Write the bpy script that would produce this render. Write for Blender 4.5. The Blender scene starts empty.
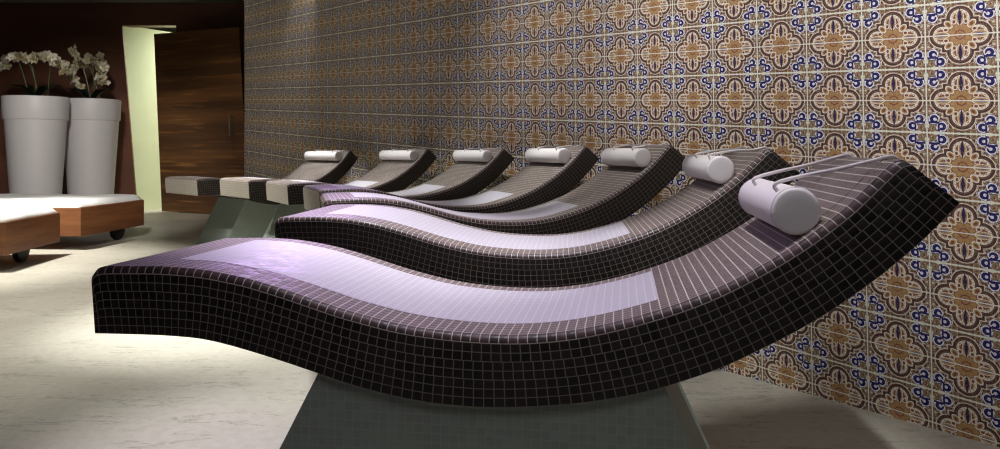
import bpy, bmesh, math, random
from mathutils import Vector, Matrix, noise
random.seed(7)
SC = bpy.context.scene
COL = SC.collection
# ------------------------------------------------------------------ camera frame
F, PX, PY, H = 773.0, 500.0, 147.0, 0.95      # focal length in pixels, horizon point, eye height


def at(x, y, Y):
    """world point seen at pixel (x, y) at depth Y"""
    return Vector(((x - PX) / F * Y, Y, H - (y - PY) / F * Y))


cam = bpy.data.cameras.new('camera')
cam.sensor_width = 36.0
cam.lens = 36.0 * F / 1000.0
cam.shift_y = -(224.5 - PY) / 1000.0
cam.clip_start = 0.05
cam.clip_end = 100
cam.dof.use_dof = True
cam.dof.focus_distance = 2.2
cam.dof.aperture_fstop = 10.0
camo = bpy.data.objects.new('camera', cam)
camo.location = (0, 0, H)
camo.rotation_euler = (math.radians(90), 0, 0)
COL.objects.link(camo)
SC.camera = camo

# ------------------------------------------------------------------ node helpers


def srgb(r, g, b):
    def f(c):
        c /= 255.0
        return c / 12.92 if c <= 0.04045 else ((c + 0.055) / 1.055) ** 2.4
    return (f(r), f(g), f(b), 1.0)


class S:
    """a float socket with arithmetic that makes Math nodes"""
    def __init__(s, nt, sock): s.nt, s.k = nt, sock

    def op(s, name, *args):
        n = s.nt.nodes.new('ShaderNodeMath'); n.operation = name
        for i, a in enumerate((s,) + args):
            if isinstance(a, S): s.nt.links.new(a.k, n.inputs[i])
            else: n.inputs[i].default_value = float(a)
        return S(s.nt, n.outputs[0])

    def __add__(s, o): return s.op('ADD', o)
    __radd__ = __add__
    def __sub__(s, o): return s.op('SUBTRACT', o)
    def __rsub__(s, o): return (s * -1.0) + o
    def __mul__(s, o): return s.op('MULTIPLY', o)
    __rmul__ = __mul__
    def __truediv__(s, o): return s.op('DIVIDE', o)
    def abs(s): return s.op('ABSOLUTE')
    def fract(s): return s.op('FRACT')
    def floor(s): return s.op('FLOOR')
    def sqrt(s): return s.op('SQRT')
    def sin(s): return s.op('SINE')
    def max(s, o): return s.op('MAXIMUM', o)
    def min(s, o): return s.op('MINIMUM', o)
    def lt(s, o): return s.op('LESS_THAN', o)
    def gt(s, o): return s.op('GREATER_THAN', o)
    def inv(s): return s * -1.0 + 1.0


def hyp(a, b): return (a * a + b * b).sqrt()


def new_mat(name):
    m = bpy.data.materials.new(name); m.use_nodes = True
    nt = m.node_tree
    return m, nt, nt.nodes['Principled BSDF']


def mix(nt, fac, c1, c2):
    n = nt.nodes.new('ShaderNodeMix'); n.data_type = 'RGBA'
    for sock, v in ((n.inputs[0], fac), (n.inputs[6], c1), (n.inputs[7], c2)):
        if isinstance(v, S): nt.links.new(v.k, sock)
        elif isinstance(v, bpy.types.NodeSocket): nt.links.new(v, sock)
        else: sock.default_value = v
    return n.outputs[2]


def tex_noise(nt, vec, scale, detail=4, rough=0.6):
    n = nt.nodes.new('ShaderNodeTexNoise')
    n.inputs['Scale'].default_value = scale; n.inputs['Detail'].default_value = detail
    n.inputs['Roughness'].default_value = rough
    if vec is not None: nt.links.new(vec, n.inputs['Vector'])
    return S(nt, n.outputs['Fac'])


def coord(nt, kind='Object', scale=None):
    n = nt.nodes.new('ShaderNodeTexCoord'); o = n.outputs[kind]
    if scale:
        m = nt.nodes.new('ShaderNodeMapping'); m.inputs['Scale'].default_value = scale
        nt.links.new(o, m.inputs['Vector']); o = m.outputs[0]
    return o


def sep(nt, vec):
    n = nt.nodes.new('ShaderNodeSeparateXYZ'); nt.links.new(vec, n.inputs[0])
    return [S(nt, n.outputs[i]) for i in range(3)]


def comb(nt, a, b, c=None):
    n = nt.nodes.new('ShaderNodeCombineXYZ')
    nt.links.new(a.k, n.inputs[0]); nt.links.new(b.k, n.inputs[1])
    if c is not None: nt.links.new(c.k, n.inputs[2])
    return n.outputs[0]


def ramp01(x, lo, hi):
    n = x.nt.nodes.new('ShaderNodeMapRange'); n.interpolation_type = 'SMOOTHSTEP'
    x.nt.links.new(x.k, n.inputs[0]); n.inputs[1].default_value = lo; n.inputs[2].default_value = hi
    return S(x.nt, n.outputs[0])


def bump(nt, bsdf, h, strength=0.3, dist=0.002):
    b = nt.nodes.new('ShaderNodeBump'); b.inputs['Strength'].default_value = strength
    b.inputs['Distance'].default_value = dist
    nt.links.new(h.k, b.inputs['Height']); nt.links.new(b.outputs[0], bsdf.inputs['Normal'])


def plain(name, c, rough=0.5, metal=0.0, emit=None, estr=0.0, vary=0.0, vscale=6.0):
    m, nt, b = new_mat(name)
    b.inputs['Roughness'].default_value = rough; b.inputs['Metallic'].default_value = metal
    if vary:
        f = tex_noise(nt, coord(nt), vscale)
        d = tuple(v * (1 - vary) for v in c[:3]) + (1,)
        nt.links.new(mix(nt, ramp01(f, .3, .7), d, c), b.inputs['Base Color'])
    else: b.inputs['Base Color'].default_value = c
    if emit: b.inputs['Emission Color'].default_value = emit; b.inputs['Emission Strength'].default_value = estr
    return m


def mosaic(name, tile, grout, g=0.11, vary=0.35, stagger=0.0, rough=0.25, warm=None, long_joint=1.0, relief=.35, spec=.5):
    """square glass mosaic in UV tile units, grout lines between, each tile its own tone"""
    m, nt, b = new_mat(name)
    u, v, _ = sep(nt, coord(nt, 'UV'))
    if stagger:
        band = (v * 0.5).floor()
        u = u + (band * 12.9898).sin() * stagger
    fu, fv = u.fract(), v.fract()
    iu, iv = u.floor(), v.floor()
    wn = nt.nodes.new('ShaderNodeTexWhiteNoise'); wn.noise_dimensions = '2D'
    nt.links.new(comb(nt, iu, iv), wn.inputs['Vector'])
    r = S(nt, wn.outputs['Value'])
    du = (fu - 0.5).abs(); dv = (fv - 0.5).abs()
    gm = du.gt(0.5 - g / 2)
    gv = dv.gt(0.5 - g / 2 * long_joint)
    gmask = gm.max(gv)
    dark = tuple(c * (1 - vary) for c in tile[:3]) + (1,)
    lite = tuple(min(1, c * (1 + vary)) for c in (warm or tile)[:3]) + (1,)
    c = mix(nt, r, dark, lite)
    nt.links.new(mix(nt, gmask, c, grout), b.inputs['Base Color'])
    nt.links.new((gmask * 0.5 + (r * 0.15 + rough)).k, b.inputs['Roughness'])
    b.inputs['Specular IOR Level'].default_value = spec
    bump(nt, b, du.max(dv).op('SMOOTH_MIN', 0.44, 0.05) * -1.0 + r * 0.05, relief, 0.002)
    return m


# ------------------------------------------------------------------ materials
M = {}
M['side'] = mosaic('dark_brown_mosaic', srgb(27, 22, 21), srgb(120, 112, 102), g=0.10, stagger=.5, rough=.3, warm=srgb(30, 21, 19))
M['end'] = mosaic('lit_end_mosaic', srgb(136, 128, 116), srgb(176, 168, 156), g=0.12, vary=.12, rough=.3)  # paler than the side tile: reflected light put into the colour
M['bevel'] = mosaic('edge_mosaic', srgb(58, 45, 47), srgb(172, 162, 156), g=0.11, rough=.38, warm=srgb(62, 40, 44))
M['top'] = mosaic('grey_brown_mosaic', srgb(100, 89, 84), srgb(196, 186, 178), g=0.12, vary=.18, rough=.46, long_joint=.55, spec=.3)
M['inlay'] = mosaic('pale_mosaic', srgb(183, 179, 189), srgb(208, 204, 213), g=0.12, vary=.04, rough=.45, relief=.06, spec=.3)
M['pedestal'] = mosaic('grey_green_mosaic', srgb(138, 149, 139), srgb(154, 160, 148), g=0.12, vary=.07, rough=.35)
M['pillow'] = plain('white_vinyl', srgb(240, 235, 235), .5)
M['cord'] = plain('pale_cord', srgb(222, 214, 217), .5)
M['pot'] = plain('white_planter', srgb(214, 210, 210), .45)
M['soil'] = plain('potting_bark', srgb(38, 28, 20), .9, vary=.5, vscale=40)
M['leaf'] = plain('dark_leaf', srgb(28, 40, 24), .4, vary=.3, vscale=30)
M['stem'] = plain('green_stem', srgb(70, 80, 44), .5)
M['petal'] = plain('cream_petal', srgb(238, 230, 208), .6, vary=.1, vscale=60)
M['lip'] = plain('yellow_lip', srgb(190, 165, 60), .6)
M['towel'] = plain('white_towelling', srgb(244, 243, 242), .9, vary=.05, vscale=25)
M['rubber'] = plain('black_rubber', srgb(16, 15, 15), .5)
M['steel'] = plain('brushed_steel', srgb(150, 140, 120), .35, metal=1.0)
M['ceiling'] = plain('grey_plaster', srgb(120, 122, 112), .9, vary=.06)
M['plain_wall'] = plain('dark_plaster', srgb(54, 48, 44), .85, vary=.1)
M['corridor'] = plain('pale_green_plaster', srgb(216, 222, 186), .9, vary=.05, vscale=3)


def wood(name, c1, c2, c3, axis_scale, rough=.45):
    m, nt, b = new_mat(name)
    f = tex_noise(nt, coord(nt, 'Object', axis_scale), 1.0, 6, .65)
    f2 = tex_noise(nt, coord(nt, 'Object', tuple(a * 4 for a in axis_scale)), 1.0, 3, .5)
    c = mix(nt, ramp01(f, .35, .65), c1, c2)
    nt.links.new(mix(nt, ramp01(f2, .55, .75) * 0.6, c, c3), b.inputs['Base Color'])
    b.inputs['Roughness'].default_value = rough
    return m


M['bed_wood'] = wood('walnut_boards', srgb(116, 72, 45), srgb(150, 99, 63), srgb(92, 55, 34), (1.2, 1.2, 14))
M['door_wood'] = wood('striped_veneer', srgb(78, 52, 32), srgb(116, 78, 44), srgb(168, 120, 66), (.3, .3, 6))
M['wall_wood'] = wood('dark_wood_panelling', srgb(96, 62, 48), srgb(116, 74, 55), srgb(72, 47, 37), (.5, .5, 3), .5)

# floor: polished screed with fine worn streaks
m, nt, b = new_mat('polished_stone_floor')
oc = coord(nt)
big = tex_noise(nt, oc, .9, 5, .6)
fine = tex_noise(nt, oc, 26, 5, .7)
c = mix(nt, ramp01(big, .3, .7), srgb(196, 191, 178), srgb(214, 210, 197))
c = mix(nt, ramp01(fine, .35, .75) * .35, c, srgb(168, 162, 150))
st = tex_noise(nt, coord(nt, 'Object', (1.3, 8, 1)), 1.5, 7, .7)
pit = tex_noise(nt, coord(nt, 'Object', (1.2, 3, 1)), 2.2, 4, .6)
cr = (st - .5).abs().lt(.007) * ramp01(pit, .47, .56)
dots = ramp01(tex_noise(nt, coord(nt, 'Object', (1, 2.5, 1)), 34, 2, .5), .71, .76) * ramp01(pit, .5, .6)
c = mix(nt, cr.max(dots) * .6, c, srgb(84, 76, 66))
nt.links.new(c, b.inputs['Base Color'])
nt.links.new((fine * .25 + .38).k, b.inputs['Roughness'])
bump(nt, b, st * .5 + fine * .6, .25, .004)
M['floor'] = m

# ------------------------------------------------------------------ patterned wall tile
m, nt, b = new_mat('patterned_wall_tile')
ox, oy, oz = sep(nt, coord(nt))              # object x runs along the wall, z is height
cu = ox * -4.54419611 + oz * 0.0841028 + 15.50438191
cv = ox * -0.23064064 + oz * 4.61017913 + (-5.12627715 + .5 + 40)
fu, fv = (cu + 40.0).fract(), cv.fract()
x = (fu - .5) * 2.0
y = (fv - .5) * 2.0
a, bb = x.abs(), y.abs()
lob = (hyp(a, bb - .50) - .325).min(hyp(a - .50, bb) - .325)
d = lob.min((a - .465).max(bb - .465))
C_TAN, C_OCH, C_BRN = srgb(192, 146, 100), srgb(166, 138, 106), srgb(124, 92, 80)
C_CRM, C_NAV, C_RST, C_GRN = srgb(252, 246, 230), srgb(40, 40, 112), srgb(146, 90, 66), srgb(120, 130, 114)
C_WHT = srgb(252, 251, 255)
# ground: ochre outside, greener towards the corners of a motif, warm tan inside
col = mix(nt, ramp01(a + bb, 1.25, 1.7), C_OCH, C_GRN)
g1 = (a * 25.0).sin() * (bb * 25.0).sin()
g2 = ((a + bb) * 19.0).sin() * ((a - bb) * 19.0).sin()
col = mix(nt, (g1 - .30).abs().lt(.10) * .8, col, C_CRM)
col = mix(nt, g1.gt(.40) * .8, col, C_RST)
col = mix(nt, g2.gt(.6) * .8, col, C_CRM)
rim_ = hyp(a - .675, bb - .68)
col = mix(nt, (rim_ - .30).abs().lt(.03) * d.gt(.1), col, C_CRM)
col = mix(nt, g2.lt(-.7) * .6, col, srgb(82, 66, 60))
col = mix(nt, d.lt(0.0), col, srgb(196, 152, 108))
r = hyp(a, bb)
g3 = ((a * 34.0).sin() * (bb * 34.0).sin()).abs()
col = mix(nt, d.gt(-.15) * d.lt(-.07) * g3.gt(.16), col, C_CRM)
col = mix(nt, d.gt(-.20) * d.lt(-.135) * g3.gt(.22), col, C_RST)
# band with pale and dark edges
col = mix(nt, d.abs().lt(.078), col, C_CRM)
col = mix(nt, d.abs().lt(.054), col, C_BRN)
col = mix(nt, (d - .012).abs().lt(.014), col, srgb(76, 56, 60))
col = mix(nt, (d - .125).abs().lt(.014) * g1.abs().gt(.15), col, srgb(96, 74, 70))
# petals in each lobe with a blue spear
for p, q in ((a, bb), (bb, a)):
    e = hyp(p / .115, (q - .53) / .25)
    col = mix(nt, (e - .92).abs().lt(.085), col, C_CRM)
    col = mix(nt, e.lt(.835), col, srgb(206, 168, 118))
    sp = (p + (q - .54).abs() * .2).lt(.062 if p is a else .05) * q.gt(.26) * q.lt(.80 if p is a else .84)
    col = mix(nt, sp, col, srgb(58, 50, 96) if p is a else srgb(84, 84, 158))
    e2 = hyp((p - .165) / .065, (q - .40) / .085)
    col = mix(nt, e2.lt(1.0), col, C_CRM)
    col = mix(nt, e2.lt(.62), col, C_RST)
    e2 = hyp((p - .10) / .035, (q - .25) / .07)
    col = mix(nt, e2.lt(1.0), col, srgb(204, 166, 100))
# diagonal petals
pd, qd = (a + bb) * .7071, (a - bb).abs() * .7071
e = hyp((pd - .46) / .15, qd / .10)
col = mix(nt, e.lt(1.0), col, C_CRM)
col = mix(nt, e.lt(.72), col, srgb(206, 168, 118))
col = mix(nt, e.lt(.42), col, C_RST)
# centre rosette
col = mix(nt, (r - .14).abs().lt(.022) * g2.abs().lt(.5), col, C_RST)
col = mix(nt, r.lt(.045), col, srgb(92, 70, 86))
# blue scrolls in the corners
stem = (a - .655).abs().lt(.026) * bb.gt(.66) * bb.lt(.95)
stem2 = (bb - .675).abs().lt(.026) * a.gt(.64) * a.lt(.95)
for cx_, cy_, sg in ((.565, .80, 1), (.785, .57, -1)):
    rr = hyp(a - cx_, bb - cy_)
    wob = ((a - cx_) * 30.0).sin() * ((bb - cy_) * 30.0).sin() * .016
    col = mix(nt, (rr + wob).lt(.172), col, srgb(62, 60, 118))
    col = mix(nt, (rr + wob).lt(.160), col, C_WHT)
    ha, hb = (a - cx_) * sg * .7071, (bb - cy_) * sg * .7071
    along, across = ha - hb, (ha + hb)
    hole = hyp(along - .02, across - .012).lt(.05).max((across - .035).abs().lt(.016) * along.gt(.0))
    hook = rr.lt(.122) * hole.inv()
    col = mix(nt, hook, col, C_NAV)
col = mix(nt, stem.max(stem2), col, C_NAV)
leafc = hyp(a - .84, bb - .86)
col = mix(nt, (leafc - .075).abs().lt(.028), col, C_OCH)
col = mix(nt, leafc.lt(.03), col, C_RST)
speck = tex_noise(nt, comb(nt, x, y, (cu.floor() * 3.7 + cv.floor() * 1.9)), 17, 3, .7)
col = mix(nt, ramp01(speck, .55, .68) * .45, col, srgb(196, 176, 150))
col = mix(nt, ramp01(speck, .46, .34) * .45, col, srgb(88, 66, 62))
# joints: at every motif border and through the middle of a motif row
col = mix(nt, bb.lt(.02), col, srgb(250, 246, 232))
gj = a.gt(.978).max(bb.gt(.974))
col = mix(nt, gj, col, srgb(248, 252, 238))
nt.links.new(col, b.inputs['Base Color'])
b.inputs['Roughness'].default_value = .6
b.inputs['Specular IOR Level'].default_value = .12
M['tile'] = m

# ------------------------------------------------------------------ mesh helpers


def obj(name, bm, mats, parent=None, loc=None, rot=None, smooth=None, **props):
    me = bpy.data.meshes.new(name)
    bm.normal_update(); bm.to_mesh(me); bm.free()
    for mm in (mats if isinstance(mats, (list, tuple)) else [mats]): me.materials.append(mm)
    if smooth is not None:
        for p in me.polygons: p.use_smooth = True
        me.set_sharp_from_angle(angle=math.radians(smooth))
    o = bpy.data.objects.new(name, me); COL.objects.link(o)
    if parent is not None: o.parent = parent
    if loc is not None: o.location = loc
    if rot is not None: o.rotation_euler = rot
    for k, v in props.items(): o[k] = v
    return o


def empty(name, loc, rz=0.0, **props):
    o = bpy.data.objects.new(name, None); COL.objects.link(o)
    o.empty_display_size = .1
    o.location = loc; o.rotation_euler = (0, 0, rz)
    for k, v in props.items(): o[k] = v
    return o


def add_box(bm, lo, hi, bev=0.0):
    vs = [bm.verts.new((x, y, z)) for x in (lo[0], hi[0]) for y in (lo[1], hi[1]) for z in (lo[2], hi[2])]
    fs = [bm.faces.new([vs[i] for i in f]) for f in ((0, 1, 3, 2), (4, 6, 7, 5), (0, 4, 5, 1), (2, 3, 7, 6), (0, 2, 6, 4), (1, 5, 7, 3))]
    if bev:
        es = list({e for f in fs for e in f.edges})
        bmesh.ops.bevel(bm, geom=es, offset=bev, segments=2, profile=.5, affect='EDGES')
    return fs


def add_prism(bm, pts, off):
    """closed prism: polygon pts swept by vector off"""
    off = Vector(off)
    a = [bm.verts.new(p) for p in pts]; c = [bm.verts.new(Vector(p) + off) for p in pts]
    n = len(pts)
    bm.faces.new(a[::-1]); bm.faces.new(c)
    for i in range(n): bm.faces.new((a[i], a[(i + 1) % n], c[(i + 1) % n], c[i]))


def add_lathe(bm, prof, seg=48, mtx=None):
    """revolve (r, z) profile about z; r == 0 closes"""
    rings = []
    for r, z in prof:
        if r < 1e-6: rings.append([bm.verts.new((0, 0, z))])
        else: rings.append([bm.verts.new((r * math.cos(2 * math.pi * i / seg), r * math.sin(2 * math.pi * i / seg), z)) for i in range(seg)])
    for A, B in zip(rings, rings[1:]):
        for i in range(seg):
            j = (i + 1) % seg
            if len(A) == 1 and len(B) == 1: continue
            if len(A) == 1: bm.faces.new((A[0], B[j], B[i]))
            elif len(B) == 1: bm.faces.new((A[i], A[j], B[0]))
            else: bm.faces.new((A[i], A[j], B[j], B[i]))
    bmesh.ops.recalc_face_normals(bm, faces=bm.faces)
    if mtx: bmesh.ops.transform(bm, matrix=mtx, verts=bm.verts)


def add_tube(bm, pts, r, seg=10, taper=None):
    pts = [Vector(p) for p in pts]
    rings = []
    ref = Vector((0.13, 0.31, 0.94))
    for i, p in enumerate(pts):
        t = (pts[min(i + 1, len(pts) - 1)] - pts[max(i - 1, 0)]).normalized()
        u = t.cross(ref)
        u = u.normalized() if u.length > 1e-4 else t.orthogonal().normalized()
        w = t.cross(u)
        rr = r * (taper[i] if taper else 1)
        rings.append([bm.verts.new(p + (u * math.cos(2 * math.pi * k / seg) + w * math.sin(2 * math.pi * k / seg)) * rr) for k in range(seg)])
    for A, B in zip(rings, rings[1:]):
        for k in range(seg): bm.faces.new((A[k], A[(k + 1) % seg], B[(k + 1) % seg], B[k]))
    bm.faces.new(rings[0][::-1]); bm.faces.new(rings[-1])
    bmesh.ops.recalc_face_normals(bm, faces=bm.faces)


def spline(pts, n):
    """Catmull-Rom through pts"""
    P = [Vector(p) for p in pts]; P = [P[0] * 2 - P[1]] + P + [P[-1] * 2 - P[-2]]
    out = []
    segs = len(P) - 3
    for k in range(n + 1):
        t = k / n * segs; i = min(int(t), segs - 1); t -= i
        a, b_, c_, d_ = P[i:i + 4]
        out.append(.5 * ((2 * b_) + (c_ - a) * t + (2 * a - 5 * b_ + 4 * c_ - d_) * t * t + (3 * b_ - a - 3 * c_ + d_) * t ** 3))
    return out


# ------------------------------------------------------------------ setting
ZC = 3.09
YB = 11.47                                     # back wall
bm = bmesh.new(); add_box(bm, (-9.2, -3.6, -.1), (6.6, 15.5, 0))
obj('floor', bm, M['floor'], kind='structure', label='pale polished stone floor with fine worn streaks', category='floor')
bm = bmesh.new(); add_box(bm, (-9.2, -3.6, ZC), (6.6, YB + .2, ZC + .1))
obj('ceiling', bm, M['ceiling'], kind='structure', label='grey plaster ceiling above the loungers', category='ceiling')

W0 = Vector((1.3945, 2.69486)); WD = Vector((-.59817, .80137))
kA, kB = -7.9, 6.865
ang = math.atan2(WD.y, WD.x)
bm = bmesh.new(); add_box(bm, (kA, -.22, 0), (kB, 0, ZC))
# local +y must face the room: the normal of the wall towards the camera is (-.80137, -.59817)
obj('wall_right', bm, M['tile'], loc=(W0.x, W0.y, 0), rot=(0, 0, ang), kind='structure',
    label='long wall of patterned blue, white and brown tiles behind the loungers', category='wall')
bm = bmesh.new(); add_box(bm, (-9.2, -3.6, 0), (-9.0, YB, ZC))
obj('wall_left', bm, M['plain_wall'], kind='structure', label='plain dark wall to the left of the daybeds', category='wall')
bm = bmesh.new(); add_box(bm, (-9.0, -3.6, 0), (6.6, -3.4, ZC))
obj('wall_front', bm, M['plain_wall'], kind='structure', label='plain dark wall facing the row of loungers', category='wall')
bm = bmesh.new(); add_box(bm, (-2.66, 8.28, 0), (-2.5, YB, ZC))
obj('wall_return', bm, M['plain_wall'], kind='structure', label='short dark wall from the tiled wall to the back wall', category='wall')
# back wall of dark wood with the doorway cut out
bm = bmesh.new()
tl, bl = at(122, 25.5, YB), at(137, 211, YB); bl.z = 0
XR = at(176, 0, YB).x
zt_ = tl.z
add_prism(bm, [(-9.2, YB, 0), (bl.x, YB, 0), (tl.x, YB, zt_), (tl.x, YB, ZC), (-9.2, YB, ZC)], (0, .03, 0))
add_prism(bm, [(tl.x, YB, zt_), (XR, YB, zt_), (XR, YB, ZC), (tl.x, YB, ZC)], (0, .2, 0))
add_prism(bm, [(XR, YB, 0), (-2.5, YB, 0), (-2.5, YB, ZC), (XR, YB, ZC)], (0, .2, 0))
obj('wall_back', bm, M['wall_wood'], kind='structure', label='dark wood panelled back wall behind the white planters', category='wall')
# corridor beyond the doorway
bm = bmesh.new()
q1, q2 = Vector((bl.x - .03, YB + .032, 0)), Vector((tl.x - .03, YB + .032, zt_ + .02))
q3, q4_ = q2 + Vector((1.1, 2.1, 0)), q1 + Vector((1.1, 2.1, 0))
add_prism(bm, [q1, q2, q3, q4_], (-.1, 0, 0))
add_box(bm, (-8, 13.6, 0), (-2.5, 13.75, 2.95))
add_box(bm, (-3.6, YB + .2, 0), (-3.45, 13.6, 2.95))
bmesh.ops.recalc_face_normals(bm, faces=bm.faces)
obj('wall_corridor', bm, M['corridor'], kind='structure', label='pale green lit corridor wall seen through the doorway', category='wall')
bm = bmesh.new(); add_box(bm, (-8, YB + .2, 2.95), (-2.5, 13.75, 3.05))
obj('ceiling_corridor', bm, M['ceiling'], kind='structure', label='corridor ceiling beyond the doorway', category='ceiling')

# door leaf, swung into the room
A_, B_ = at(154, 34, 11.3), at(162, 212, 11.3)
C_, D_ = at(249, 218, 10.64), at(239, 27, 10.64)
B_.z = C_.z = .012
bm = bmesh.new(); add_prism(bm, [A_, B_, C_, D_], Vector((-.45, .9, 0)).normalized() * -.045 * Vector((1, -1, 1)).y * -1 * -1)
bmesh.ops.recalc_face_normals(bm, faces=bm.faces)
door = obj('door_1', bm, M['door_wood'], kind='structure', label='tall striped wooden door standing ajar', category='door')
bm = bmesh.new()
h1, h2 = at(230.5, 114, 10.62), at(231.5, 136, 10.62)
add_tube(bm, [h1 + Vector((0, -.06, 0)), h2 + Vector((0, -.06, 0))], .013)
for hh in (h1.lerp(h2, .12), h1.lerp(h2, .88)): add_tube(bm, [hh + Vector((0, -.06, 0)), hh + Vector((.01, .07, 0))], .009)
obj('handle', bm, M['steel'], door, smooth=40, label='slim metal bar handle')

# ------------------------------------------------------------------ loungers
T0 = [(-.9472, .6095), (-.94, .62), (-.922, .6262), (-.8495, .6288), (-.7755, .6297), (-.6782, .6245), (-.5827, .6097), (-.5356, .5991), (-.4726, .5823), (-.4114, .5643), (-.351, .5470), (-.2901, .5325), (-.2299, .5200), (-.1726, .5120), (-.1137, .5070), (-.0705, .5047), (-.0149, .5037), (.0423, .5055), (.0988, .5108), (.1547, .5195), (.2079, .5315), (.2626, .5465), (.3158, .5633), (.3683, .5823), (.4214, .6050), (.4738, .6315), (.5238, .6605), (.5657, .6865), (.611, .7180), (.6530, .7510), (.692, .7850), (.7261, .8201), (.7608, .8560), (.7740, .8690), (.7825, .8745), (.7935, .8758)]
B0 = [(-.9371, .4742), (-.852, .4755), (-.7755, .4760), (-.684, .4725), (-.6065, .4600), (-.5199, .4395), (-.4575, .4230), (-.3966, .4060), (-.3352, .3890), (-.2744, .3755), (-.2166, .3650), (-.1463, .3560), (-.0565, .3525), (0, .3545), (.057, .3587), (.1133, .3646), (.167, .3718), (.2079, .3794), (.2626, .3916), (.3158, .4064), (.3683, .4248), (.4214, .4456), (.4738, .4694), (.5238, .4965), (.5752, .5255), (.6372, .5645), (.693, .6050), (.7261, .6311), (.759, .6582), (.7917, .6881), (.8242, .7187), (.876, .7750), (.892, .7927)]
WIDTH, TILE, RP = .58, .0201, .0475


def resample(pts, n):
    P = [Vector((p[0], 0, p[1])) for p in spline([(s, 0, z) for s, z in pts], 600) for p in [(p.x, p.z)]]
    L = [0.0]
    for p, q in zip(P, P[1:]): L.append(L[-1] + (q - p).length)
    out = []; j = 0
    for k in range(n + 1):
        t = L[-1] * k / n
        while j < len(P) - 2 and L[j + 1] < t: j += 1
        f = (t - L[j]) / max(L[j + 1] - L[j], 1e-9)
        out.append(P[j].lerp(P[j + 1], f))
    return out, L[-1]


NS = 120
TP, TL = resample(T0, NS)
BF, BL = resample(B0, 600)
# lower points lie square below the upper ones, easing into the two ends
BP = []
for i, t in enumerate(TP):
    tg = (TP[min(i + 2, NS)] - TP[max(i - 2, 0)]).normalized()
    best = min(range(601), key=lambda j: abs((BF[j] - t).dot(tg)) + (5 if (BF[j] - t).length > .22 else 0))
    f = i / NS
    wgt = max(0, 1 - f / .12) if f < .5 else max(0, 1 - (1 - f) / .12)
    BP.append(best * (1 - wgt) + 600 * f * wgt)
for _ in range(6):
    BP = [BP[0]] + [(BP[i - 1] + BP[i] * 2 + BP[i + 1]) / 4 for i in range(1, NS)] + [BP[-1]]
for i in range(1, NS + 1): BP[i] = max(BP[i], BP[i - 1] + .3)
BP[0], BP[NS] = 0, 600
BP = [BF[min(int(j), 599)].lerp(BF[min(int(j), 599) + 1], min(j, 600) - min(int(j), 599)) for j in BP]


def interp(curve, s):
    for p, q in zip(curve, curve[1:]):
        if p.x <= s <= q.x: return p.lerp(q, (s - p.x) / max(q.x - p.x, 1e-9))
    return curve[0].copy() if s < curve[0].x else curve[-1].copy()


def normal_at(s):
    d = interp(TP, s + .012) - interp(TP, s - .012)
    return Vector((-d.z, 0, d.x)).normalized()


# yaw, x, y, height offset, width factor, length factor, size
LOUNGERS = [
    (math.radians(9), 0, 1.62, 0, 1, 1, .87),
    (.0910, .1305, 2.7180, .0182, 1.105, 1.0067, .79),
    (-.2587, .1103, 3.7288, .0354, .9337, .9888, .785),
    (-.3962, -.1609, 4.7202, .0314, 1.052, .9842, .728),
    (-.5403, -.6753, 6.0368, .0111, 1.0434, 1.0431, .663),
    (-.7135, -1.3070, 6.9123, .0053, 1.0609, 1.0285, .668),
    (-.7899, -2.0939, 7.5779, -.0127, 1.218, .944, .718),
]
ORD = ['nearest', 'second', 'third', 'fourth', 'fifth', 'sixth', 'seventh']
LLAB = [
    'large dark brown mosaic heated lounger filling the foreground, nearest of the row',
    'curved mosaic lounger directly behind the nearest one, second in the row',
    'curved mosaic lounger third in the row, its foot end just behind the second one',
    'curved mosaic lounger fourth in the row, middle one of the seven',
    'curved mosaic lounger fifth in the row, third from the far end',
    'curved mosaic lounger sixth in the row, last but one before the door',
    'farthest curved mosaic lounger, seventh in the row, standing before the wooden door',
]
PLAB = [
    'white bolster headrest on the nearest lounger, both cords clearly showing',
    'white bolster headrest on the second lounger, just left of the nearest bolster',
    'white bolster headrest on the third lounger of the row',
    'white bolster headrest on the fourth lounger, middle one of the seven',
    'white bolster headrest on the fifth lounger of the row',
    'white bolster headrest on the sixth lounger, second from the far end',
    'white bolster headrest on the farthest lounger near the door',
]


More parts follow.
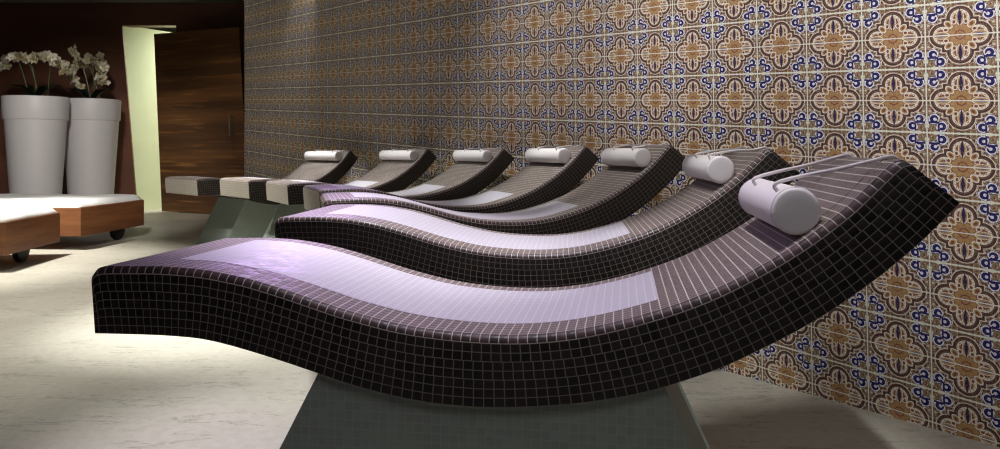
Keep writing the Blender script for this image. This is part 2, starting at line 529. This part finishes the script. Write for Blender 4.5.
def lounger(idx, par):
    th, X0, Y0, dz, wk, sk, k = par
    root = empty('heated_lounger', (X0 * k, Y0 * k, 0), -th, label=LLAB[idx], category='lounger', group='curved mosaic loungers in the row')

    def P(s, o, z):                      # fitted lounger coordinates -> local metres
        return Vector((s * sk * k, o * wk * k, H - (.9 - (z + dz)) * k))
    W = WIDTH
    tl = TILE
    bev = .017
    bm = bmesh.new(); uvl = bm.loops.layers.uv.new('UVMap')
    u = [i / NS * TL * sk / tl for i in range(NS + 1)]
    rows = []
    for i in range(NS + 1):
        t, b_ = TP[i], BP[i]
        dn = (b_ - t).normalized()
        r = []
        r.append((b_.x, 0, b_.z))
        for q in (0, .25, .5, .75, 1):           # rounded near edge
            aa = q * math.pi / 2
            pd = t + dn * bev * (1 - math.sin(aa))
            r.append((pd.x, bev * (1 - math.cos(aa)) / wk, pd.z))
        for q in (1, .5, 0):
            aa = q * math.pi / 2
            pd = t + dn * bev * (1 - math.sin(aa))
            r.append((pd.x, W - bev * (1 - math.cos(aa)) / wk, pd.z))
        r.append((b_.x, W, b_.z))
        rows.append([bm.verts.new(P(*p)) for p in r])
    nr = len(rows[0])
    Wt = W * wk / tl
    # v coordinate (tile units) at both borders of each strip, and its material
    strips = [((-7.0, 0.0), 0)] + [((j * .25 + 0.0, j * .25 + .25), 1) for j in range(4)] + [((1.0, Wt - 1.0), 2)] + [((Wt - 1, Wt - .5), 1), ((Wt - .5, Wt), 1)] + [((Wt, Wt + 7), 0)] + [((0, Wt), 0)]
    for i in range(NS):
        for j in range(nr):
            jn = (j + 1) % nr
            A, B, C, D = rows[i][j], rows[i][jn], rows[i + 1][jn], rows[i + 1][j]
            f = bm.faces.new((D, C, B, A)); f.smooth = True
            (v0, v1), mi = strips[j]
            f.material_index = mi
            for lp, uv in zip(f.loops, ((u[i + 1], v0), (u[i + 1], v1), (u[i], v1), (u[i], v0))): lp[uvl].uv = uv
    for row, sgn in ((rows[0], 1), (rows[-1], -1)):
        f = bm.faces.new(row if sgn > 0 else row[::-1]); f.material_index = 3
        zs = [v.co.z for v in f.verts]; z0 = min(zs); x0 = min(v.co.x for v in f.verts)
        for lp in f.loops:
            c = lp.vert.co
            hgt = math.hypot(c.z - z0, 0 if sgn > 0 else c.x - x0)
            lp[uvl].uv = (c.y / (tl * k), hgt / (tl * k))
    bmesh.ops.recalc_face_normals(bm, faces=bm.faces)
    obj('lounger_body', bm, [M['side'], M['bevel'], M['top'], M['end']], root, smooth=38)
    # pale inlay strip set in the lying surface
    bm = bmesh.new(); uvl = bm.loops.layers.uv.new('UVMap')
    s0, s1, o0, o1 = -.80, .331, .2 * W, .872 * W
    n = 90; top_r = []; und = []
    for i in range(n + 1):
        s = s0 + (s1 - s0) * i / n
        t = interp(TP, s); nn = normal_at(s)
        p = t + nn * .0004; q = t - nn * .003
        top_r.append([bm.verts.new(P(p.x, o, p.z)) for o in (o0, o1)])
        und.append([bm.verts.new(P(q.x, o, q.z)) for o in (o0, o1)])
    us = [0.0]
    for i in range(n): us.append(us[-1] + (top_r[i + 1][0].co - top_r[i][0].co).length / (tl * k))
    vw = (o1 - o0) * wk / tl

    def q4(vs, uvs):
        f = bm.faces.new(vs); f.smooth = True
        for lp, uv in zip(f.loops, uvs): lp[uvl].uv = uv
    for i in range(n):
        q4((top_r[i][0], top_r[i + 1][0], top_r[i + 1][1], top_r[i][1]), ((us[i], 0), (us[i + 1], 0), (us[i + 1], vw), (us[i], vw)))
        q4((und[i][0], und[i + 1][0], top_r[i + 1][0], top_r[i][0]), ((us[i], .3), (us[i + 1], .3), (us[i + 1], .4), (us[i], .4)))
        q4((top_r[i][1], top_r[i + 1][1], und[i + 1][1], und[i][1]), ((us[i], .3), (us[i + 1], .3), (us[i + 1], .4), (us[i], .4)))
        q4((und[i][1], und[i + 1][1], und[i + 1][0], und[i][0]), ((us[i], 0), (us[i + 1], 0), (us[i + 1], vw), (us[i], vw)))
    for i in (0, n): q4((top_r[i][0], top_r[i][1], und[i][1], und[i][0]), ((.3, .3),) * 4)
    bmesh.ops.recalc_face_normals(bm, faces=bm.faces)
    obj('inlay_strip', bm, M['inlay'], root, smooth=38, label='pale mosaic strip along the lying surface')
    # pedestal: a plinth flaring towards the floor
    bm = bmesh.new(); uvl = bm.loops.layers.uv.new('UVMap')
    ins = .06
    zf = .9 - H / k - dz                    # fitted height of the floor
    n = 24
    near, farr = [], []
    for i in range(n + 1):
        f = i / n
        st = -.405 + (.325 + .405) * f
        zb = interp(BP, st).z + .02
        fl0, fl1 = (.43 - zf) * .55, (.43 - zf) * .47
        sb = (-.38 - fl0) + ((.315 + fl1) - (-.38 - fl0)) * f
        near.append((bm.verts.new(P(sb, ins - .03, zf)), bm.verts.new(P(st, ins, zb))))
        farr.append((bm.verts.new(P(sb, W - ins + .03, zf)), bm.verts.new(P(st, W - ins, zb))))

    def face(vs, ax):
        f = bm.faces.new(vs)
        for lp in f.loops:
            c = lp.vert.co; lp[uvl].uv = ((c.x if ax == 0 else c.y) / (tl * k), c.z / (tl * k))
    for i in range(n):
        face((near[i][0], near[i + 1][0], near[i + 1][1], near[i][1]), 0)
        face((farr[i + 1][0], farr[i][0], farr[i][1], farr[i + 1][1]), 0)
        face((near[i][1], near[i + 1][1], farr[i + 1][1], farr[i][1]), 0)
        face((near[i + 1][0], near[i][0], farr[i][0], farr[i + 1][0]), 0)
    face((farr[0][0], near[0][0], near[0][1], farr[0][1]), 1)
    face((near[n][0], farr[n][0], farr[n][1], near[n][1]), 1)
    bmesh.ops.recalc_face_normals(bm, faces=bm.faces)
    obj('pedestal', bm, M['pedestal'], root, label='grey green mosaic pedestal')

    # bolster headrest with two cords running over the top edge
    sp, oa, ob = ((.63, .035, .49), (.670, .05, .60), (.68, .02, .50), (.682, .03, .52), (.684, .02, .54), (.684, .03, .55), (.69, .02, .52))[idx]
    t = interp(TP, sp); nn = normal_at(sp)
    c = t + nn * RP * 1.015
    base = P(t.x, (oa + ob) / 2, t.z)
    rot = Matrix.Rotation(-th, 4, 'Z')
    wl = Vector((X0 * k, Y0 * k, 0)) + rot @ base

    def Q(s, o, z): return P(s, o, z) - base
    pr = RP * k; hl = (ob - oa) / 2 * wk * k
    bm = bmesh.new()
    cr = pr * .16
    prof = [(0, -hl), (pr * .5, -hl - .001), (pr - cr, -hl)] + [(pr - cr + cr * math.sin(q), -hl + cr - cr * math.cos(q)) for q in (.4, .8, 1.2, 1.57)]
    prof += [(pr * 1.0, -hl + cr + .004), (pr * 1.012, -hl * .4), (pr * 1.012, hl * .4), (pr, hl - cr - .004)]
    prof += [(r_, -z_) for r_, z_ in prof[6::-1]]
    ctr = Q(c.x, (oa + ob) / 2, c.z)
    add_lathe(bm, prof, 56, Matrix.Translation(ctr) @ Matrix.Rotation(math.radians(-90), 4, 'X'))
    pil = obj('headrest_pillow', bm, M['pillow'], None, wl, (0, 0, -th), smooth=50, label=PLAB[idx], category='headrest pillow', group='white bolster headrests on the loungers')
    for yy in (-hl + cr, hl - cr):          # piping round the cap seams
        bm = bmesh.new()
        pts = [ctr + Vector((math.cos(q / 40 * 2 * math.pi) * pr * 1.004, yy, math.sin(q / 40 * 2 * math.pi) * pr * 1.004)) for q in range(41)]
        add_tube(bm, pts, .0016 * k, 6)
        obj('piping', bm, M['cord'], pil, smooth=60)
    for oo, o_end in ((.075, .085), (.335, .40)):
        e = TP[-1]; tip = e.lerp(BP[-1], .35)
        a0 = c + nn * RP * .93
        tg = Vector((nn.z, 0, -nn.x))       # up the slope

        def over(s_, lift, f):
            q = interp(TP, s_) + normal_at(s_) * lift
            return (q.x, oo + (o_end - oo) * f, q.z)
        b0 = a0 + nn * .018 + tg * .006
        s2 = sp + (.785 - sp) * .28
        pts = [(a0.x, oo, a0.z), (b0.x, oo, b0.z), over(s2, RP * 1.95, .15), over(sp + (.785 - sp) * .62, RP * 1.05, .5), over(.768, .012, .9),
               (e.x + .004, o_end, e.z + .005), (e.x + .020, o_end, e.z - .008), (tip.x + .005, o_end, tip.z + .004)]
        bm = bmesh.new(); add_tube(bm, spline([Q(*p) for p in pts], 44), .0042 * k, 8)
        obj('cord', bm, M['cord'], pil, smooth=60)
    return root


for i, par in enumerate(LOUNGERS): lounger(i, par)

# ------------------------------------------------------------------ wheeled daybeds


def daybed(p1, p2, zb, zt, label, whl):
    """p1, p2: near and far corner of the foot end (facing the loungers)"""
    p1, p2 = Vector(p1), Vector(p2)
    w = (p2 - p1).length; rz = math.atan2(p2.y - p1.y, p2.x - p1.x) - math.pi / 2
    root = empty('daybed', (p1.x, p1.y, 0), rz, label=label, category='daybed', group='wheeled wooden daybeds')
    L = 2.05                                     # local -x is the length, +y the width
    bm = bmesh.new(); add_box(bm, (-L, .03, zb + .085), (-.03, w - .03, zt - .002), .004)
    obj('frame', bm, M['bed_wood'], root)
    for y0_ in (0, w - .03):
        bm = bmesh.new(); add_box(bm, (-L, y0_, zb), (-.03, y0_ + .03, zt), .005)
        obj('side_panel', bm, M['bed_wood'], root)
    bm = bmesh.new(); add_box(bm, (-.03, -.004, zb - .004), (0, w + .004, zt + .004), .005)
    obj('end_panel', bm, M['bed_wood'], root)
    bm = bmesh.new()                             # soft towelling pad with an uneven rim
    nx, ny = 60, 34
    g = []
    for i in range(nx + 1):
        r = []
        for j in range(ny + 1):
            fx, fy = i / nx, j / ny
            x = -L + .03 + (L - .045) * fx; y = .012 + (w - .024) * fy
            e = min(fx * (L), (1 - fx) * L, fy * w, (1 - fy) * w)
            hgt = .05 * min(1, (e / .05)) ** .5 + .012 * noise.noise((x * 5, y * 5, zt * 9)) * min(1, e / .03)
            wob = .012 * noise.noise((x * 9, y * 9, 3.1))
            r.append(bm.verts.new((x + wob, y + wob, zt + .012 + max(hgt, 0))))
        g.append(r)
    for i in range(nx):
        for j in range(ny): bm.faces.new((g[i][j], g[i + 1][j], g[i + 1][j + 1], g[i][j + 1]))
    rim = [g[i][0] for i in range(nx + 1)] + [g[nx][j] for j in range(1, ny + 1)] + [g[i][ny] for i in range(nx - 1, -1, -1)] + [g[0][j] for j in range(ny - 1, 0, -1)]
    low = [bm.verts.new((v.co.x, v.co.y, zt + .0005)) for v in rim]
    for i in range(len(rim)):
        j = (i + 1) % len(rim); bm.faces.new((rim[j], rim[i], low[i], low[j]))
    bm.faces.new(low)
    bmesh.ops.recalc_face_normals(bm, faces=bm.faces)
    obj('mattress', bm, M['towel'], root, smooth=60, label='white towelling mattress pad')
    for xx, yy in whl + [(-L + .2, .2), (-L + .2, w - .2)]:
        bm = bmesh.new(); rw = .112
        add_lathe(bm, [(0, -.028), (rw * .8, -.028), (rw * .95, -.022), (rw, -.012), (rw, .012), (rw * .95, .022), (rw * .8, .028), (0, .028)], 32, Matrix.Translation((xx, yy, rw)) @ Matrix.Rotation(math.radians(90), 4, 'Y'))
        wh = obj('wheel', bm, M['rubber'], root, smooth=40)
        bm = bmesh.new(); add_box(bm, (xx - .045, yy - .02, rw * 1.0), (xx - .032, yy + .02, zb + .084), .003)
        add_box(bm, (xx + .032, yy - .02, rw * 1.0), (xx + .045, yy + .02, zb + .084), .003)
        add_tube(bm, [(xx - .05, yy, rw), (xx + .05, yy, rw)], .012)
        obj('axle_bracket', bm, M['rubber'], wh)


pA1, pA2 = at(6, 223, 5.9), at(60, 213, 6.8)
daybed((pA1.x, pA1.y), (pA2.x, pA2.y), .125, .37, 'wooden wheeled daybed with white towelling pad, cut off by the left edge, nearer one', [(-.13, .50)])
pB1, pB2 = at(81, 208, 7.1), at(144, 200, 8.17)
daybed((pB1.x, pB1.y), (pB2.x, pB2.y), .128, .39, 'wooden wheeled daybed with white towelling pad, standing in front of the planters', [(-.13, .80)])

# ------------------------------------------------------------------ planters and orchids


def planter(x, y, r, h, label):
    bm = bmesh.new()
    rb = r * .70
    rim = h - .31 * r / .4
    prof = [(0, 0), (rb - .02, 0), (rb, .02)]
    for q in range(1, 9): prof.append((rb + (r * .925 - rb) * q / 8, .02 + (rim - .02) * q / 8))
    prof += [(r * .96, rim + .004), (r * .975, rim + .02), (r * .995, h - .015), (r * .985, h), (r * .93, h), (r * .92, h - .02), (r * .88, h - .12), (0, h - .12)]
    add_lathe(bm, prof, 64)
    p = obj('planter', bm, M['pot'], None, (x, y, 0), smooth=35, label=label, category='planter', group='tall white planters')
    bm = bmesh.new()
    add_lathe(bm, [(0, h - .118), (r * .875, h - .118), (r * .86, h - .10), (r * .5, h - .085), (0, h - .08)], 40)
    obj('bark', bm, M['soil'], p, smooth=60)
    return p


PA = at(36, 0, 9.6); PB = at(91, 0, 10.45)
planter(PA.x, PA.y, .37, 1.57, 'tall white round planter farther from the doorway, left one of the pair')
planter(PB.x, PB.y, .37, 1.59, 'tall white round planter nearer the doorway, right one of the pair')


def blossom_mesh():
    bm = bmesh.new()
    for k, (L, w_) in enumerate(((.052, .018), (.05, .026), (.046, .017), (.046, .017), (.05, .026))):
        a0 = (math.pi / 2, .25, -2.2 + .0, -.95, math.pi - .25)[k]
        d = Vector((math.cos(a0), 0, math.sin(a0))); n = Vector((-d.z, 0, d.x))
        c0 = bm.verts.new((0, 0, 0)); prev = None
        ring = []
        for i in range(6):
            f = i / 5; ww = w_ * math.sin(math.pi * (.12 + .86 * f)) ** .7; yy = -.006 - .012 * math.sin(f * 2.4)
            ring.append((bm.verts.new(d * L * (f * .97 + .03) + n * ww + Vector((0, yy - .004, 0))), bm.verts.new(d * L * (f * .97 + .03) + Vector((0, yy, 0))), bm.verts.new(d * L * (f * .97 + .03) - n * ww + Vector((0, yy - .004, 0)))))
        for A, B in zip(ring, ring[1:]):
            bm.faces.new((A[0], A[1], B[1], B[0])); bm.faces.new((A[1], A[2], B[2], B[1]))
        bm.verts.remove(c0)
    bmesh.ops.solidify(bm, geom=list(bm.faces), thickness=.002)
    nf = len(bm.faces)
    bmesh.ops.create_icosphere(bm, subdivisions=1, radius=.011, matrix=Matrix.Translation((0, -.016, -.006)))
    bm.faces.ensure_lookup_table()
    for f in bm.faces[nf:]: f.material_index = 1
    me = bpy.data.meshes.new('blossom'); bm.to_mesh(me); bm.free()
    for p in me.polygons: p.use_smooth = True
    me.materials.append(M['petal']); me.materials.append(M['lip'])
    return me


BLOSSOM = blossom_mesh()


def orchid(base, Y, sprays, label):
    """sprays: lists of pixels the flowering tip of each stem passes through"""
    root = empty('orchid', base, 0, label=label, category='orchid', group='white orchids in the planters')
    base = Vector(base)
    for si, (px, count, spread) in enumerate(sprays):
        tip = [at(x, y, Y + .05 * math.sin(si * 2.1 + q)) for q, (x, y) in enumerate(px)]
        start = base + Vector((.06 * (si - 1), .03 * (si % 2), 0))
        mid = start.lerp(tip[0], .55) + Vector((0, 0, .10))
        path = spline([start, mid] + tip, 40)
        bm = bmesh.new(); add_tube(bm, [p - base for p in path], .006, 6)
        obj('flower_stem', bm, M['stem'], root, smooth=60)
        run = spline(tip, 60) if len(tip) > 1 else [tip[0], tip[0]]
        for q in range(count):
            p = run[int((q + .5) / count * (len(run) - 1))]
            o = bpy.data.objects.new('blossom', BLOSSOM); COL.objects.link(o); o.parent = root
            o.location = p - base + Vector((random.uniform(-1, 1) * spread, random.uniform(-.06, .03), random.uniform(-1, 1) * spread * .8))
            o.rotation_euler = (random.uniform(-.5, .4), random.uniform(-.5, .5), random.uniform(-.9, .9))
            s = random.uniform(.95, 1.3); o.scale = (s, s, s)
    for q in range(6):
        aa = q * 1.05 + .3; L = .28 + .05 * (q % 3)
        bm = bmesh.new(); ring = []
        for i in range(9):
            f = i / 8; ww = .045 * math.sin(math.pi * (.1 + .9 * f)) ** .8
            d = Vector((math.cos(aa), math.sin(aa), 0)); n = Vector((-d.y, d.x, 0))
            c = d * L * f + Vector((0, 0, .02 + .44 * f - .24 * f * f + .03 * f * math.sin(q)))
            ring.append([bm.verts.new(c + n * ww + Vector((0, 0, .012))), bm.verts.new(c), bm.verts.new(c - n * ww + Vector((0, 0, .012)))])
        for A, B in zip(ring, ring[1:]):
            bm.faces.new((A[0], A[1], B[1], B[0])); bm.faces.new((A[1], A[2], B[2], B[1]))
        bmesh.ops.solidify(bm, geom=list(bm.faces), thickness=.004)
        obj('leaf', bm, M['leaf'], root, smooth=60)


orchid((PA.x, PA.y, 1.57 - .085), 9.5, [
    ([(14, 57), (6, 64), (-3, 69)], 11, .035),
    ([(30, 60), (40, 58), (52, 58)], 18, .045),
    ([(24, 57), (17, 58), (11, 58)], 10, .035),
    ([(52, 58), (62, 64), (69, 71)], 14, .045)],
    'white orchid in the left planter, its flowers arching over the rim')
orchid((PB.x, PB.y, 1.59 - .085), 10.35, [
    ([(71, 73), (75, 79), (80, 86)], 11, .045),
    ([(79, 62), (76, 54), (71, 51), (78, 47)], 5, .02),
    ([(91, 59), (98, 59), (103, 70), (102, 82)], 24, .06),
    ([(86, 64), (80, 66), (74, 70)], 9, .04)],
    'white orchid in the right planter, one spray hanging towards the doorway')

# ------------------------------------------------------------------ light


def area(name, loc, target, size, power, color=(1, 1, 1), sy=None, spread=180):
    l = bpy.data.lights.new(name, 'AREA'); l.energy = power; l.color = color; l.size = size
    if sy: l.shape = 'RECTANGLE'; l.size_y = sy
    l.spread = math.radians(spread)
    o = bpy.data.objects.new(name, l); COL.objects.link(o); o.location = loc
    o.rotation_euler = (Vector(target) - Vector(loc)).to_track_quat('-Z', 'Y').to_euler()
    return o


def spot(name, loc, target, angle, power, color=(1, 1, 1), blend=.6, rad=.06):
    l = bpy.data.lights.new(name, 'SPOT'); l.energy = power; l.color = color
    l.spot_size = math.radians(angle); l.spot_blend = blend; l.shadow_soft_size = rad
    o = bpy.data.objects.new(name, l); COL.objects.link(o); o.location = loc
    o.rotation_euler = (Vector(target) - Vector(loc)).to_track_quat('-Z', 'Y').to_euler()
    return o


WARM = (1, .96, .87); LAV = (.90, .84, 1.0)
# ceiling downlights over the open floor on the left
spot('down_spot', (-4.4, 6.3, 3.0), (-4.3, 6.3, 0), 64, 680, WARM, .8, .12)
spot('down_spot', (-2.9, 4.5, 3.0), (-2.8, 4.2, 0), 86, 330, WARM, 1.0, .12)
# faint added spot that brightens the door
spot('down_spot', (-3.6, 9.0, 3.0), (-4.1, 10.9, .9), 56, 48, (1, .88, .66), .8, .1)
# added fill light for the beds and planters in the far left corner
spot('corner_fill', (-2.0, 2.8, 2.9), (-5.1, 9.2, .7), 30, 1100, (1, .95, .90), .7, .2)
# added fill light on the foot ends and pedestals of the far loungers
spot('foot_fill', (-3.5, 3.0, 3.0), (-1.35, 4.3, .3), 40, 400, (1, 1, .95), .8, .12)
# narrow spots added to brighten the lounger heads and bolsters
for hx, hy, e_, cone in ((-1.30, 5.92, 380, 16), (-.60, 5.02, 170, 16), (-.10, 4.38, 160, 17), (.27, 3.70, 220, 20), (.60, 3.12, 110, 20), (.70, 2.30, 150, 18)):
    spot('down_spot', (hx - .90, hy - .67, 3.0), (hx - .12, hy - .08, .85), cone, e_, (1, 1, .97), .8, .05)
# downlights over the row of loungers
spot('down_spot', (-1.55, 4.1, 3.0), (-1.35, 4.3, .5), 48, 400, (1, 1, .96), 1.0, .1)
spot('down_spot', (-.75, 3.5, 3.0), (-.6, 3.6, .5), 46, 40, (1, .99, .97), .8, .1)
spot('down_spot', (-.5, 2.5, 3.0), (-.42, 2.5, .5), 46, 310, (1, .97, .99), .8, .1)
spot('down_spot', (.10, 1.4, 3.0), (.14, 1.62, .5), 46, 180, (.95, .90, 1), .9, .1)
# wall washers on the near stretch of the tiled wall
for k_, e_ in ((-.8, 138), (.5, 92), (1.7, 54)):
    p_ = W0 + WD * k_
    n_ = Vector((-.80137, -.59817))
    spot('wall_washer', (p_.x + n_.x * 1.55, p_.y + n_.y * 1.55, 2.7), (p_.x, p_.y, 1.55), 62, e_, (1, .95, .95), 1.0, .15)
spot('down_spot', (-1.72, 6.55, 3.0), (-1.85, 7.0, 1.9), 46, 24, (1, 1, 1), .8, .05)
# soft unseen fill light added behind the viewer, for the bolster ends
area('front_fill', (.2, -1.6, 3.0), (.2, .4, .6), 1.6, 23, (.95, .93, 1))
# violet accent lamp at the far end of the row
area('accent_lamp', (-1.2, 5.9, 2.7), (-.45, 1.6, .6), .9, 4.2, (.70, .45, 1), .5, 36)
# corridor lamp
area('corridor_lamp', (-4.4, 12.6, 2.85), (-4.6, 12.6, 0), .6, 65, (1, 1, .96))
w = bpy.data.worlds.new('world'); w.use_nodes = True; SC.world = w
w.node_tree.nodes['Background'].inputs[0].default_value = (.8, .82, .9, 1)
w.node_tree.nodes['Background'].inputs[1].default_value = .02

vs = SC.view_settings
SC.display_settings.display_device = 'sRGB'
vs.view_transform = 'Standard'; vs.look = 'None'; vs.exposure = 0; vs.gamma = 1; vs.use_curve_mapping = False
SC.cycles.use_denoising = True
SC.cycles.max_bounces = 8
SC.cycles.filter_width = 1.1
